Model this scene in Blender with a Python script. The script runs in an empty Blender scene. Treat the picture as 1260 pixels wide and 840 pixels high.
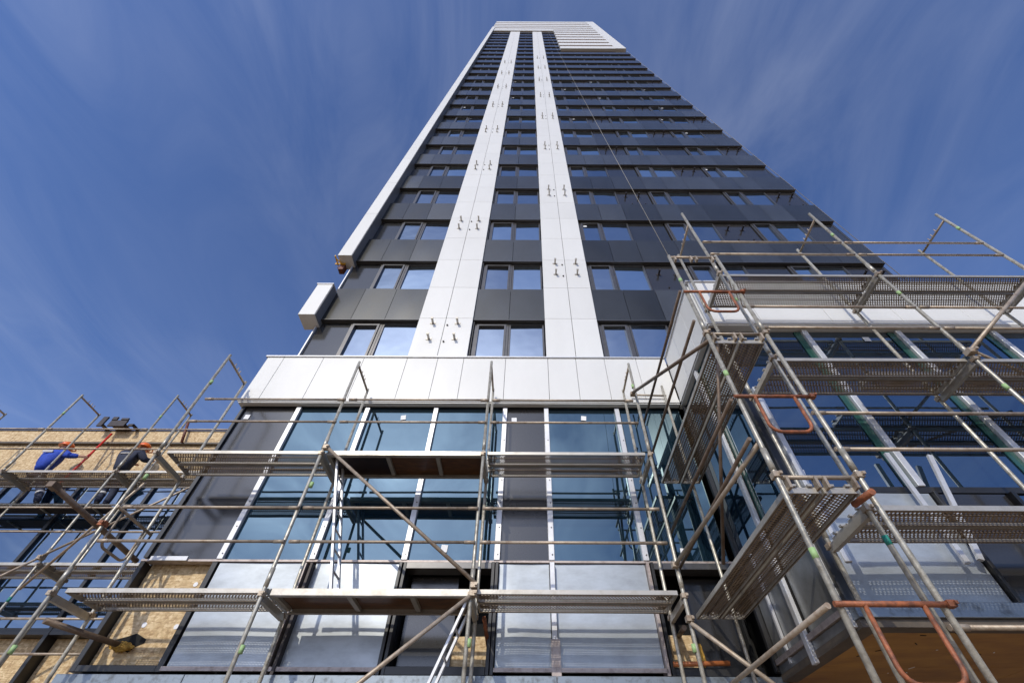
import bpy, bmesh, math, random
from mathutils import Vector, Matrix, Quaternion
random.seed(7)
S = bpy.context.scene
C = S.collection
R = math.radians
H = 1.7                       # eye height: all heights below are counted from the camera, the ground is at -H

# ------------------------------------------------------------------ camera, sky, sun, exposure
cd = bpy.data.cameras.new('camera'); cam = bpy.data.objects.new('camera', cd); C.objects.link(cam)
cd.sensor_fit = 'HORIZONTAL'; cd.sensor_width = 36.0; cd.lens = 538 / 1260 * 36
cd.shift_x = -20 / 1260; cd.clip_start = 0.05; cd.clip_end = 5000
cam.location = (0, 0, H)
cam.matrix_world = Matrix.Translation((0, 0, H)) @ Matrix.Rotation(R(90 + 49.8), 4, 'X') @ Matrix.Rotation(R(0.25), 4, 'Z')
S.camera = cam
S.render.engine = 'CYCLES'
S.cycles.transparent_max_bounces = 24
S.cycles.max_bounces = 8
S.view_settings.view_transform = 'Standard'; S.view_settings.look = 'None'
S.view_settings.exposure = 0.35; S.view_settings.gamma = 1.0

SUN = Vector((-0.35, -1.0, 0.66)).normalized()      # towards the sun
sun_el = math.asin(SUN.z); sun_az = math.atan2(SUN.x, SUN.y)
ld = bpy.data.lights.new('sun', 'SUN'); ld.energy = 2.0; ld.angle = R(0.5); ld.color = (1.0, 0.935, 0.80)
lo = bpy.data.objects.new('sun', ld); C.objects.link(lo); lo.location = (-40, -120, 80)
lo.rotation_euler = (-SUN).to_track_quat('-Z', 'Y').to_euler()

W = bpy.data.worlds.new('World'); S.world = W; W.use_nodes = True
nt = W.node_tree; nt.nodes.clear(); N = nt.nodes.new; L = nt.links.new
sky = N('ShaderNodeTexSky'); sky.sky_type = 'NISHITA'; sky.sun_disc = False
sky.sun_elevation = sun_el; sky.sun_rotation = sun_az
sky.air_density = 1.0; sky.dust_density = 0.6; sky.ozone_density = 4.5; sky.altitude = 200
tc = N('ShaderNodeTexCoord'); sep = N('ShaderNodeSeparateXYZ'); L(tc.outputs['Generated'], sep.inputs[0])
zc = N('ShaderNodeMath'); zc.operation = 'MAXIMUM'; zc.inputs[1].default_value = 0.12; L(sep.outputs[2], zc.inputs[0])
dv = N('ShaderNodeVectorMath'); dv.operation = 'DIVIDE'; cb = N('ShaderNodeCombineXYZ')
for q in range(3): L(zc.outputs[0], cb.inputs[q])
L(tc.outputs['Generated'], dv.inputs[0]); L(cb.outputs[0], dv.inputs[1])
mp = N('ShaderNodeMapping'); mp.inputs['Rotation'].default_value = (0, 0, R(8)); mp.inputs['Scale'].default_value = (2.0, 0.75, 1); mp.inputs['Location'].default_value = (3.1, 1.7, 0.4)
n1 = N('ShaderNodeTexNoise'); n1.inputs['Scale'].default_value = 1.3; n1.inputs['Detail'].default_value = 12; n1.inputs['Roughness'].default_value = 0.58; n1.inputs['Distortion'].default_value = 1.6
n2 = N('ShaderNodeTexNoise'); n2.inputs['Scale'].default_value = 0.9; n2.inputs['Detail'].default_value = 4
r1 = N('ShaderNodeMapRange'); r1.inputs[1].default_value = 0.36; r1.inputs[2].default_value = 0.82; r1.inputs[4].default_value = 0.20
r2 = N('ShaderNodeMapRange'); r2.inputs[1].default_value = 0.36; r2.inputs[2].default_value = 0.66; r2.inputs[3].default_value = 0.18
mu = N('ShaderNodeMath'); mu.operation = 'MULTIPLY'
L(dv.outputs[0], mp.inputs[0]); L(dv.outputs[0], n2.inputs['Vector'])
mix = N('ShaderNodeMix'); mix.data_type = 'RGBA'; mix.inputs[7].default_value = (5.2, 5.6, 6.6, 1)
bg = N('ShaderNodeBackground'); bg.inputs[1].default_value = 0.14
ow = N('ShaderNodeOutputWorld')
L(mp.outputs[0], n1.inputs['Vector'])
L(n1.outputs[0], r1.inputs[0]); L(n2.outputs[0], r2.inputs[0]); L(r1.outputs[0], mu.inputs[0]); L(r2.outputs[0], mu.inputs[1])
tint = N('ShaderNodeMix'); tint.data_type = 'RGBA'; tint.blend_type = 'MULTIPLY'; tint.inputs[0].default_value = 1.0; tint.inputs[7].default_value = (0.73, 0.745, 0.92, 1)
# thin cirrus scatters forward: brighter the nearer it stands to the sun
dt = N('ShaderNodeVectorMath'); dt.operation = 'DOT_PRODUCT'; dt.inputs[1].default_value = tuple(SUN)
ph = N('ShaderNodeMath'); ph.operation = 'MAXIMUM'; ph.inputs[1].default_value = 0.0
pw = N('ShaderNodeMath'); pw.operation = 'POWER'; pw.inputs[1].default_value = 9.0
ga = N('ShaderNodeMath'); ga.operation = 'MULTIPLY_ADD'; ga.inputs[1].default_value = 8.0; ga.inputs[2].default_value = 1.0
cc = N('ShaderNodeVectorMath'); cc.operation = 'SCALE'; cc.inputs[0].default_value = (5.2, 5.5, 6.2)
fm = N('ShaderNodeMath'); fm.operation = 'MULTIPLY_ADD'; fm.inputs[2].default_value = 1.0; fm.inputs[1].default_value = 1.2
fc = N('ShaderNodeMath'); fc.operation = 'MULTIPLY'
fh = N('ShaderNodeMath'); fh.operation = 'MULTIPLY_ADD'; fh.inputs[1].default_value = 0.17; fh.use_clamp = True
L(tc.outputs['Generated'], dt.inputs[0]); L(dt.outputs['Value'], ph.inputs[0]); L(ph.outputs[0], pw.inputs[0]); L(pw.outputs[0], ga.inputs[0]); L(ga.outputs[0], cc.inputs['Scale'])
L(cc.outputs[0], mix.inputs[7]); L(pw.outputs[0], fm.inputs[0]); L(mu.outputs[0], fc.inputs[0]); L(fm.outputs[0], fc.inputs[1])
L(pw.outputs[0], fh.inputs[0]); L(fc.outputs[0], fh.inputs[2]); L(fh.outputs[0], mix.inputs[0]); L(sky.outputs[0], tint.inputs[6]); L(tint.outputs[2], mix.inputs[6]); L(mix.outputs[2], bg.inputs[0]); L(bg.outputs[0], ow.inputs[0])

# ------------------------------------------------------------------ materials
M = {}
def mat(name, col, rough=0.5, metal=0.0, var=0.12, scale=6.0, bump=0.0, bscale=40.0, col2=None, coat=0.0, stretch=(1, 1, 1), rvar=0.0, spec=None, world=True, lo=0.35, hi=0.7, each=0.0):
    m = bpy.data.materials.new(name); m.use_nodes = True; t = m.node_tree; nd = t.nodes; lk = t.links
    b = nd['Principled BSDF']; b.inputs['Metallic'].default_value = metal; b.inputs['Roughness'].default_value = rough
    b.inputs['Coat Weight'].default_value = coat; b.inputs['Coat Roughness'].default_value = 0.08
    if spec is not None: b.inputs['Specular IOR Level'].default_value = spec
    if world:
        g = nd.new('ShaderNodeNewGeometry'); src = g.outputs['Position']
    else:
        g = nd.new('ShaderNodeTexCoord'); src = g.outputs['Object']
    mpn = nd.new('ShaderNodeMapping'); mpn.inputs['Scale'].default_value = stretch; lk.new(src, mpn.inputs[0])
    n = nd.new('ShaderNodeTexNoise'); n.inputs['Scale'].default_value = scale; n.inputs['Detail'].default_value = 7; n.inputs['Roughness'].default_value = 0.65
    lk.new(mpn.outputs[0], n.inputs['Vector'])
    rr = nd.new('ShaderNodeMapRange'); rr.inputs[1].default_value = lo; rr.inputs[2].default_value = hi; lk.new(n.outputs[0], rr.inputs[0])
    mx = nd.new('ShaderNodeMix'); mx.data_type = 'RGBA'
    c2 = col2 or tuple(c * (1 - var) for c in col)
    mx.inputs[6].default_value = (*col, 1); mx.inputs[7].default_value = (*c2, 1)
    lk.new(rr.outputs[0], mx.inputs[0]); lk.new(mx.outputs[2], b.inputs['Base Color'])
    if each:
        oi = nd.new('ShaderNodeObjectInfo'); er = nd.new('ShaderNodeMapRange'); er.inputs[3].default_value = 1 - each; er.inputs[4].default_value = 1 + each * .6
        em = nd.new('ShaderNodeVectorMath'); em.operation = 'SCALE'; lk.new(oi.outputs['Random'], er.inputs[0]); lk.new(mx.outputs[2], em.inputs[0]); lk.new(er.outputs[0], em.inputs['Scale']); lk.new(em.outputs[0], b.inputs['Base Color'])
    if rvar:
        r3 = nd.new('ShaderNodeMapRange'); r3.inputs[3].default_value = rough - rvar; r3.inputs[4].default_value = rough + rvar
        lk.new(n.outputs[0], r3.inputs[0]); lk.new(r3.outputs[0], b.inputs['Roughness'])
    if bump:
        n3 = nd.new('ShaderNodeTexNoise'); n3.inputs['Scale'].default_value = bscale; n3.inputs['Detail'].default_value = 4
        lk.new(mpn.outputs[0], n3.inputs['Vector'])
        bp = nd.new('ShaderNodeBump'); bp.inputs['Strength'].default_value = bump; bp.inputs['Distance'].default_value = 0.01
        lk.new(n3.outputs[0], bp.inputs['Height']); lk.new(bp.outputs[0], b.inputs['Normal'])
    M[name] = m
    return m

mat('white_cladding', (0.69, 0.68, 0.645), 0.42, var=0.07, scale=0.9, rvar=0.08, each=0.035, stretch=(1.6, 1.6, .7))
mat('dark_cladding', (0.145, 0.14, 0.123), 0.235, 0.8, var=0.3, scale=0.9, rvar=0.08, spec=0.7, each=0.42, stretch=(1.5, 1.5, .8))
mat('dark_infill', (0.03, 0.030, 0.030), 0.14, 0.1, var=0.3, scale=0.6, spec=0.9, each=0.4)
mat('grey_infill', (0.034, 0.032, 0.031), 0.17, 0.1, var=0.25, scale=1.5, spec=0.8, rvar=0.06, each=.15)
mat('window_frame', (0.12, 0.115, 0.112), 0.28, 0.55, var=0.2)
mat('black_frame', (0.018, 0.017, 0.017), 0.4, var=0.3, scale=9)
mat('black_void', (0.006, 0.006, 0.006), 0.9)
mat('shadow_gap', (0.02, 0.02, 0.02), 0.8)
mat('aluminium', (0.60, 0.60, 0.61), 0.42, 0.35, var=0.18, scale=7, rvar=0.1)
mat('galvanised_tube', (0.49, 0.46, 0.385), 0.42, 0.4, col2=(0.21, 0.18, 0.135), scale=13, lo=0.42, hi=0.72, each=0.2, bump=0.15, bscale=60, rvar=0.12)
mat('worn_tube', (0.42, 0.345, 0.26), 0.5, 0.35, scale=11, each=0.25, col2=(0.20, 0.115, 0.06), bump=0.2, bscale=60, lo=0.45, hi=0.8)
mat('brown_tube', (0.20, 0.15, 0.11), 0.55, 0.3, scale=8, col2=(0.10, 0.06, 0.035), bump=0.2)
mat('rust_orange', (0.36, 0.115, 0.045), 0.6, 0.15, scale=14, each=.2, lo=.38, hi=.62, col2=(0.14, 0.055, 0.03), bump=0.25, bscale=90)
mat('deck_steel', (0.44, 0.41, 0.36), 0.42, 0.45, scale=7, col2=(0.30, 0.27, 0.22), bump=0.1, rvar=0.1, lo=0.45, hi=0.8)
mat('sheet_metal', (0.39, 0.42, 0.445), 0.38, 0.35, var=0.28, scale=2.6, bump=0.035, bscale=1.1, rvar=0.08, stretch=(1, 1, 2.2))
mat('dull_galvanised', (0.28, 0.29, 0.30), 0.36, 0.6, scale=2.2, col2=(0.14, 0.14, 0.13), bump=0.12, bscale=2.0, rvar=0.12)
mat('flashing', (0.22, 0.25, 0.28), 0.4, 0.55, scale=11, col2=(0.08, 0.085, 0.09), rvar=0.1, lo=0.5, hi=0.75)
mat('channel_steel', (0.42, 0.36, 0.33), 0.5, 0.3, scale=10, col2=(0.2, 0.15, 0.13), lo=0.45, hi=0.75)
mat('green_tape', (0.32, 0.48, 0.20), 0.6)
mat('teal_tape', (0.02, 0.22, 0.16), 0.5)
mat('paper_white', (0.8, 0.8, 0.8), 0.7, var=0.03)
mat('yellow_paint', (0.75, 0.42, 0.03), 0.45, var=0.25)
mat('brown_plate', (0.16, 0.05, 0.03), 0.6, var=0.3)
mat('deck_under_shade', (0.20, 0.15, 0.11), 0.5, 0.3, scale=6, col2=(0.11, 0.08, 0.055))  # darker brown copy of the deck steel, underside shade put into its colour
mat('fin_side_shade', (0.16, 0.16, 0.165), 0.4)  # shade on the white fin's side away from the sun, as grey colour
mat('foam_yellow', (0.55, 0.33, 0.06), 0.9, scale=25, col2=(0.22, 0.11, 0.02), bump=0.8, bscale=35)
mat('orange_pipe', (0.5, 0.16, 0.05), 0.5, var=0.3)
mat('red_paint', (0.62, 0.035, 0.02), 0.4, var=0.2)
mat('dark_steel', (0.04, 0.03, 0.028), 0.5, 0.3, var=0.4, scale=12)
mat('brown_ply', (0.15, 0.065, 0.022), 0.35, scale=6, col2=(0.045, 0.02, 0.01), stretch=(1, 4, 4), coat=0.2)
mat('black_ply', (0.03, 0.014, 0.012), 0.3, scale=6, col2=(0.012, 0.006, 0.006))
mat('soffit_ply', (0.50, 0.265, 0.045), 0.5, scale=1.3, col2=(0.28, 0.125, 0.022), bump=0.1, stretch=(1, 2.5, 1))
mat('soffit_edge', (0.13, 0.10, 0.07), 0.6, scale=3, col2=(0.06, 0.05, 0.04))
mat('concrete', (0.30, 0.29, 0.27), 0.85, scale=2, var=0.25)
mat('rope', (0.36, 0.33, 0.28), 0.8)
mat('cloth_blue', (0.02, 0.07, 0.47), 0.8, var=0.35, scale=14, bump=0.7, bscale=22)
mat('cloth_navy', (0.028, 0.035, 0.065), 0.85, var=0.35, scale=14, bump=0.7, bscale=22)
mat('cloth_reflect', (0.55, 0.53, 0.5), 0.5)
mat('helmet_orange', (0.85, 0.17, 0.02), 0.3, var=0.05, coat=0.4)
mat('skin', (0.52, 0.29, 0.2), 0.6, var=0.08)
mat('hair', (0.05, 0.03, 0.02), 0.8)
mat('boot', (0.025, 0.02, 0.018), 0.6)
mat('sole', (0.08, 0.075, 0.07), 0.8)
mat('ground_sand', (0.32, 0.23, 0.145), 0.95, scale=0.7, col2=(0.23, 0.165, 0.105), bump=0.4, bscale=6)

def osb():
    m = mat('osb', (0.57, 0.41, 0.22), 0.75, scale=3, col2=(0.47, 0.32, 0.16))
    t = m.node_tree; nd = t.nodes; lk = t.links; b = nd['Principled BSDF']
    g = nd.new('ShaderNodeNewGeometry')
    mp1 = nd.new('ShaderNodeMapping'); mp1.inputs['Scale'].default_value = (16, 30, 55); mp1.inputs['Rotation'].default_value = (0, 0.35, 0); lk.new(g.outputs['Position'], mp1.inputs[0])
    v1 = nd.new('ShaderNodeTexVoronoi'); v1.inputs['Scale'].default_value = 1.0; lk.new(mp1.outputs[0], v1.inputs['Vector'])
    mp2 = nd.new('ShaderNodeMapping'); mp2.inputs['Scale'].default_value = (28, 30, 20); mp2.inputs['Rotation'].default_value = (0, -0.7, 0); lk.new(g.outputs['Position'], mp2.inputs[0])
    v2 = nd.new('ShaderNodeTexVoronoi'); v2.inputs['Scale'].default_value = 1.0; lk.new(mp2.outputs[0], v2.inputs['Vector'])
    cr = nd.new('ShaderNodeValToRGB'); e = cr.color_ramp.elements
    e[0].color = (0.30, 0.18, 0.08, 1); e[1].color = (0.80, 0.64, 0.40, 1); e.new(0.5).color = (0.56, 0.40, 0.21, 1)
    ad = nd.new('ShaderNodeMix'); ad.data_type = 'FLOAT'; ad.inputs[0].default_value = 0.5
    s1 = nd.new('ShaderNodeSeparateColor'); lk.new(v1.outputs['Color'], s1.inputs[0]); s2 = nd.new('ShaderNodeSeparateColor'); lk.new(v2.outputs['Color'], s2.inputs[0])
    lk.new(s1.outputs[0], ad.inputs[2]); lk.new(s2.outputs[1], ad.inputs[3]); lk.new(ad.outputs[0], cr.inputs[0])
    old = b.inputs['Base Color'].links[0].from_socket
    mx = nd.new('ShaderNodeMix'); mx.data_type = 'RGBA'; mx.inputs[0].default_value = 0.85
    lk.new(old, mx.inputs[6]); lk.new(cr.outputs[0], mx.inputs[7]); lk.new(mx.outputs[2], b.inputs['Base Color'])
osb()

def glass(name, deep, tint, f0=0.34, rough=0.02, wob=0.03, wscale=0.7):
    m = bpy.data.materials.new(name); m.use_nodes = True; t = m.node_tree; nd = t.nodes; lk = t.links; nd.clear()
    o = nd.new('ShaderNodeOutputMaterial'); ms = nd.new('ShaderNodeMixShader')
    d = nd.new('ShaderNodeBsdfDiffuse'); d.inputs[0].default_value = (*deep, 1)
    g = nd.new('ShaderNodeBsdfAnisotropic'); g.inputs['Color'].default_value = (*tint, 1); g.inputs['Roughness'].default_value = rough
    lw = nd.new('ShaderNodeFresnel'); lw.inputs[0].default_value = 1.45
    mr = nd.new('ShaderNodeMapRange'); mr.inputs[1].default_value = 0.03; mr.inputs[2].default_value = 1.0; mr.inputs[3].default_value = f0; mr.inputs[4].default_value = 1.0
    ge = nd.new('ShaderNodeNewGeometry'); n = nd.new('ShaderNodeTexNoise'); n.inputs['Scale'].default_value = wscale; n.inputs['Detail'].default_value = 2
    bp = nd.new('ShaderNodeBump'); bp.inputs['Strength'].default_value = wob; bp.inputs['Distance'].default_value = 0.1
    lk.new(ge.outputs['Position'], n.inputs['Vector']); lk.new(n.outputs[0], bp.inputs['Height']); lk.new(bp.outputs[0], g.inputs['Normal'])
    lk.new(lw.outputs[0], mr.inputs[0]); lk.new(mr.outputs[0], ms.inputs[0]); lk.new(d.outputs[0], ms.inputs[1]); lk.new(g.outputs[0], ms.inputs[2]); lk.new(ms.outputs[0], o.inputs[0])
    M[name] = m
glass('tower_glass', (0.012, 0.018, 0.028), (0.78, 0.87, 0.95), 0.48, 0.015, 0.09, 1.1)
glass('tower_glass_clear', (0.02, 0.025, 0.03), (0.70, 0.82, 0.95), 0.36, 0.02, 0.12, 1.4)
glass('tower_glass_bright', (0.02, 0.03, 0.04), (0.80, 0.92, 1.0), 0.62, 0.02, 0.10, 0.9)
glass('podium_glass', (0.006, 0.016, 0.026), (0.55, 0.77, 0.88), 0.165, 0.012, 0.04)
glass('side_glass', (0.005, 0.012, 0.022), (0.63, 0.75, 0.88), 0.26, 0.012, 0.04)
mat('glass_edge_green', (0.025, 0.085, 0.07), 0.12, var=0.2, spec=0.6)

def perforated():
    m = mat('perforated_steel', (0.36, 0.285, 0.21), 0.5, 0.3, scale=5, col2=(0.21, 0.155, 0.105), world=False, lo=0.4, hi=0.75)
    t = m.node_tree; nd = t.nodes; lk = t.links; b = nd['Principled BSDF']; out = nd['Material Output']
    tcn = nd.new('ShaderNodeTexCoord'); sp = nd.new('ShaderNodeSeparateXYZ'); lk.new(tcn.outputs['Object'], sp.inputs[0])
    def mth(op, a, bb=None):
        n = nd.new('ShaderNodeMath'); n.operation = op
        for i, v in enumerate((a, bb)):
            if v is None: continue
            if isinstance(v, (int, float)): n.inputs[i].default_value = v
            else: lk.new(v, n.inputs[i])
        return n.outputs[0]
    py = mth('DIVIDE', sp.outputs[1], 0.036); row = mth('FLOOR', py)
    px = mth('ADD', mth('DIVIDE', sp.outputs[0], 0.040), mth('MULTIPLY', row, 0.5))
    fx = mth('MULTIPLY', mth('SUBTRACT', mth('FRACT', px), 0.5), 0.040)
    fy = mth('MULTIPLY', mth('SUBTRACT', mth('FRACT', py), 0.5), 0.036)
    dd = mth('ADD', mth('POWER', mth('DIVIDE', mth('ABSOLUTE', fx), 0.0102), 2.0), mth('POWER', mth('DIVIDE', mth('ABSOLUTE', fy), 0.0118), 2.0))
    hole = mth('LESS_THAN', dd, 1.0)
    ay = mth('ABSOLUTE', sp.outputs[1])
    hole = mth('MULTIPLY', hole, mth('LESS_THAN', ay, 0.130))
    hole = mth('MULTIPLY', hole, mth('GREATER_THAN', ay, 0.008))
    tr = nd.new('ShaderNodeBsdfTransparent'); ms = nd.new('ShaderNodeMixShader')
    lk.new(hole, ms.inputs[0]); lk.new(b.outputs[0], ms.inputs[1]); lk.new(tr.outputs[0], ms.inputs[2]); lk.new(ms.outputs[0], out.inputs[0])
perforated()

# ------------------------------------------------------------------ builders
ORG = {}
def tag(o, label, cat, group=None, kind=None):
    o['label'] = label; o['category'] = cat
    if group: o['group'] = group
    if kind: o['kind'] = kind
    return o
def thing(name, label, cat, at=(0, 0, 0), group=None):
    o = bpy.data.objects.new(name, None); C.objects.link(o); o.empty_display_size = 0.2
    o.location = (at[0], at[1], at[2] + H); ORG[o] = Vector(at)
    return tag(o, label, cat, group)
def link(name, me, centre, parent, label=None, kind=None):
    o = bpy.data.objects.new(name, me); C.objects.link(o)
    c = Vector(centre)
    if parent is None: o.location = c + Vector((0, 0, H))
    else: o.parent = parent; o.location = c - ORG[parent]
    ORG[o] = c
    if label: o['label'] = label
    if kind: o['kind'] = kind
    return o
BOX = {}
def box_mesh(dx, dy, dz, m, bev=0.0):
    key = (round(dx, 3), round(dy, 3), round(dz, 3), m, bev)
    if key not in BOX:
        bm = bmesh.new(); bmesh.ops.create_cube(bm, size=1.0)
        for v in bm.verts: v.co = Vector((v.co.x * dx, v.co.y * dy, v.co.z * dz))
        if bev: bmesh.ops.bevel(bm, geom=list(bm.edges), offset=bev, segments=1, affect='EDGES')
        me = bpy.data.meshes.new('box'); bm.to_mesh(me); bm.free(); me.materials.append(M[m]); BOX[key] = me
    return BOX[key]
def box(name, parent, x0, x1, y0, y1, z0, z1, m, bev=0.0, label=None, kind=None):
    me = box_mesh(abs(x1 - x0), abs(y1 - y0), abs(z1 - z0), m, bev)
    return link(name, me, ((x0 + x1) / 2, (y0 + y1) / 2, (z0 + z1) / 2), parent, label, kind)
class MB:
    """collects boxes, bars and sweeps into one mesh"""
    def __init__(s): s.v = []; s.f = []; s.smooth = []
    def quad_strip(s, rings, cap=True, sm=True):
        n = len(rings[0]); b = len(s.v)
        for r in rings: s.v += [tuple(p) for p in r]
        for i in range(len(rings) - 1):
            for k in range(n):
                s.f.append((b + i * n + k, b + i * n + (k + 1) % n, b + (i + 1) * n + (k + 1) % n, b + (i + 1) * n + k)); s.smooth.append(sm)
        if cap:
            s.f.append(tuple(b + k for k in reversed(range(n)))); s.smooth.append(False)
            e = b + (len(rings) - 1) * n
            s.f.append(tuple(e + k for k in range(n))); s.smooth.append(False)
    def box(s, x0, x1, y0, y1, z0, z1):
        r = lambda z: [(x0, y0, z), (x1, y0, z), (x1, y1, z), (x0, y1, z)]
        s.quad_strip([r(z0), r(z1)], True, False); return s
    def sweep(s, pts, r, n=10):
        pts = [Vector(p) for p in pts]; rings = []
        rad = r if isinstance(r, (list, tuple)) else [r] * len(pts)
        up = None
        for i, p in enumerate(pts):
            d = (pts[min(i + 1, len(pts) - 1)] - pts[max(i - 1, 0)]).normalized()
            if up is None:
                up = Vector((0, 0, 1)) if abs(d.z) < 0.9 else Vector((0, 1, 0))
            a = d.cross(up).normalized(); up = a.cross(d).normalized()
            rings.append([p + (a * math.cos(t) + up * math.sin(t)) * rad[i] for t in (2 * math.pi * k / n for k in range(n))])
        s.quad_strip(rings); return s
    def bar(s, p, q, w, h):
        p, q = Vector(p), Vector(q); d = (q - p).normalized()
        up = Vector((0, 0, 1)) if abs(d.z) < 0.9 else Vector((0, 1, 0))
        a = d.cross(up).normalized(); b = a.cross(d).normalized()
        ring = lambda c: [c - a * w / 2 - b * h / 2, c + a * w / 2 - b * h / 2, c + a * w / 2 + b * h / 2, c - a * w / 2 + b * h / 2]
        s.quad_strip([ring(p), ring(q)], True, False); return s
    def mesh(s, m, org=(0, 0, 0)):
        me = bpy.data.meshes.new('mesh'); o = Vector(org)
        me.from_pydata([tuple(Vector(v) - o) for v in s.v], [], s.f)
        me.polygons.foreach_set('use_smooth', s.smooth)
        bm = bmesh.new(); bm.from_mesh(me); bmesh.ops.recalc_face_normals(bm, faces=bm.faces[:]); bm.to_mesh(me); bm.free()
        for mm in ([m] if isinstance(m, str) else m): me.materials.append(M[mm])
        return me
    def build(s, name, m, parent=None, org=None, label=None, kind=None):
        org = Vector(org) if org is not None else Vector(s.v[0])
        return link(name, s.mesh(m, org), org, parent, label, kind)
TUBE = {}
def tube(name, parent, p, q, m='galvanised_tube', r=0.0242, label=None, n=12, ends=False):
    p, q = Vector(p), Vector(q); ln = round((q - p).length, 3); key = (ln, r, m, n)
    if key not in TUBE:
        b = MB().sweep([(0, 0, -ln / 2), (0, 0, ln / 2)], r, n)
        TUBE[key] = b.mesh(m)
    o = link(name, TUBE[key], (p + q) / 2, parent, label)
    o.rotation_mode = 'QUATERNION'; o.rotation_quaternion = (q - p).to_track_quat('Z', 'Y')
    return o
def coupler(parent, p, m='worn_tube', s=1.0, axis='X'):
    key = ('coupler', m, s)
    if key not in TUBE:
        b = MB().box(-.036 * s, .036 * s, -.036 * s, .036 * s, -.026 * s, .026 * s)
        b.sweep([(.02 * s, -.05 * s, 0), (.02 * s, .05 * s, 0)], .011 * s, 6)
        b.box(.01 * s, .035 * s, -.062 * s, -.044 * s, -.013 * s, .013 * s)
        TUBE[key] = b.mesh(m)
    return link('coupler', TUBE[key], p, parent)

# ------------------------------------------------------------------ ground
g = MB(); n = 24
ring = [(60 * math.cos(2 * math.pi * k / n), 60 * math.sin(2 * math.pi * k / n), -H) for k in range(n)]
rbig = [(p[0] * 50, p[1] * 50, -H) for p in ring]
g.quad_strip([rbig, ring], False, False); g.f.append(tuple(range(n, 2 * n))); g.smooth.append(False)
go = g.build('ground', 'ground_sand', None, (0, 0, -H)); go['kind'] = 'structure'

# ------------------------------------------------------------------ high rise tower
YT = 6.80; FL = 2.957; Z0 = 8.88
ZS = lambda k: Z0 + FL * k                    # underside of spandrel k = head of window row k
SPH = 1.42
TOP = ZS(28) + 2.0
KP = 12                                       # floors whose pieces are separate parts
tower = thing('high_rise_tower', 'tall dark residential tower with two white vertical bands and a white slatted crown', 'tower', (2.6, 14, -H))
core = MB().box(-5.45, 10.85, 7.0, 20, 6.6, TOP - .6)
core.build('core_wall', 'shadow_gap', tower)
far = {}                                      # joined pieces of the far floors
def piece(name, k, x0, x1, y0, y1, z0, z1, m, bev=0.0):
    if k < KP: return box(name, tower, x0, x1, y0, y1, z0, z1, m, bev)
    far.setdefault((name, m), MB()).box(x0, x1, y0, y1, z0, z1)
PANEL = {}
def cassette(k, x0, x1, z0, z1):
    """sheet metal cassette, very slightly dished like real oil-canned sheet"""
    if k >= KP: far.setdefault(('spandrel_panel', 'dark_cladding'), MB()).box(x0, x1, YT, YT + .03, z0, z1); return
    w, h = x1 - x0, z1 - z0; vr = random.randrange(4); key = (round(w, 2), vr)
    if key not in PANEL:
        b = MB(); n = 5; rr = random.Random(vr * 7 + 1); a, c, d = (rr.uniform(-.006, .009) for _ in range(3))
        for j in range(n + 1):
            for i in range(n + 1):
                u, t = i / n, j / n
                b.v.append(((u - .5) * w, -(a + .004) * math.sin(math.pi * u) * math.sin(math.pi * t) - c * math.sin(math.pi * u) * (t - .5) - .004 * (t - .5) ** 2, (t - .5) * h))
        for j in range(n):
            for i in range(n): q = j * (n + 1) + i; b.f.append((q, q + 1, q + n + 2, q + n + 1)); b.smooth.append(True)
        b.box(-w / 2, w / 2, .004, .03, -h / 2, h / 2); PANEL[key] = b.mesh('dark_cladding')
    return link('spandrel_panel', PANEL[key], ((x0 + x1) / 2, YT, (z0 + z1) / 2), tower)
FRAME = {}
def frame_mesh(w, h, t, m):
    key = (round(w, 3), round(h, 3), t, m)
    if key not in FRAME:
        b = MB()
        b.box(-w / 2, -w / 2 + t, -.04, .04, -h / 2, h / 2); b.box(w / 2 - t, w / 2, -.04, .04, -h / 2, h / 2)
        b.box(-w / 2 + t, w / 2 - t, -.038, .04, -h / 2, -h / 2 + t); b.box(-w / 2 + t, w / 2 - t, -.038, .04, h / 2 - t, h / 2)
        FRAME[key] = b.mesh(m)
    return FRAME[key]
def window(k, x0, x1, z0, z1, sash=False, tilt=None):
    yg = YT + .13; t = .085 if sash else .045
    if k >= KP:
        f = far.setdefault(('window_frame', 'window_frame'), MB())
        f.box(x0, x0 + t, yg - .04, yg + .04, z0, z1); f.box(x1 - t, x1, yg - .04, yg + .04, z0, z1)
        f.box(x0 + t, x1 - t, yg - .038, yg + .04, z1 - t, z1)
        far.setdefault(('pane', 'tower_glass'), MB()).box(x0 + t, x1 - t, yg, yg + .012, z0 + t, z1 - t)
        return
    w = link('window', frame_mesh(x1 - x0, z1 - z0, t, 'window_frame'), ((x0 + x1) / 2, yg, (z0 + z1) / 2), tower)
    p = box('pane', w, x0 + t, x1 - t, yg, yg + .012, z0 + t, z1 - t, random.choice(('tower_glass', 'tower_glass', 'tower_glass_clear', 'tower_glass_bright')))
    p.rotation_euler = (R(random.uniform(-1.1, 1.1)), 0, R(random.uniform(-.9, .9)))
    if random.random() < .12: box('paper_sticker', w, x0 + t + .06, x0 + t + .18, yg - .006, yg - .003, z1 - t - .16, z1 - t - .06, 'paper_white')
    if sash:
        s = link('sash', frame_mesh(x1 - x0 - 2 * t + .05, z1 - z0 - 2 * t + .05, .05, 'window_frame'), ((x0 + x1) / 2, yg - .03, (z0 + z1) / 2), w)
BR = {}
def bracket(x, y, z, dark=False):
    key = dark
    if key not in BR:
        b = MB().box(-.07, .07, -.012, 0, -.035, .035); b.box(-.022, .022, -.16, -.012, -.022, .022); b.box(-.03, .03, -.185, -.16, -.03, .03)
        BR[key] = b.mesh('dark_steel' if dark else 'deck_steel')
    return link('bracket', BR[key], (x, y, z), tower)
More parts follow.
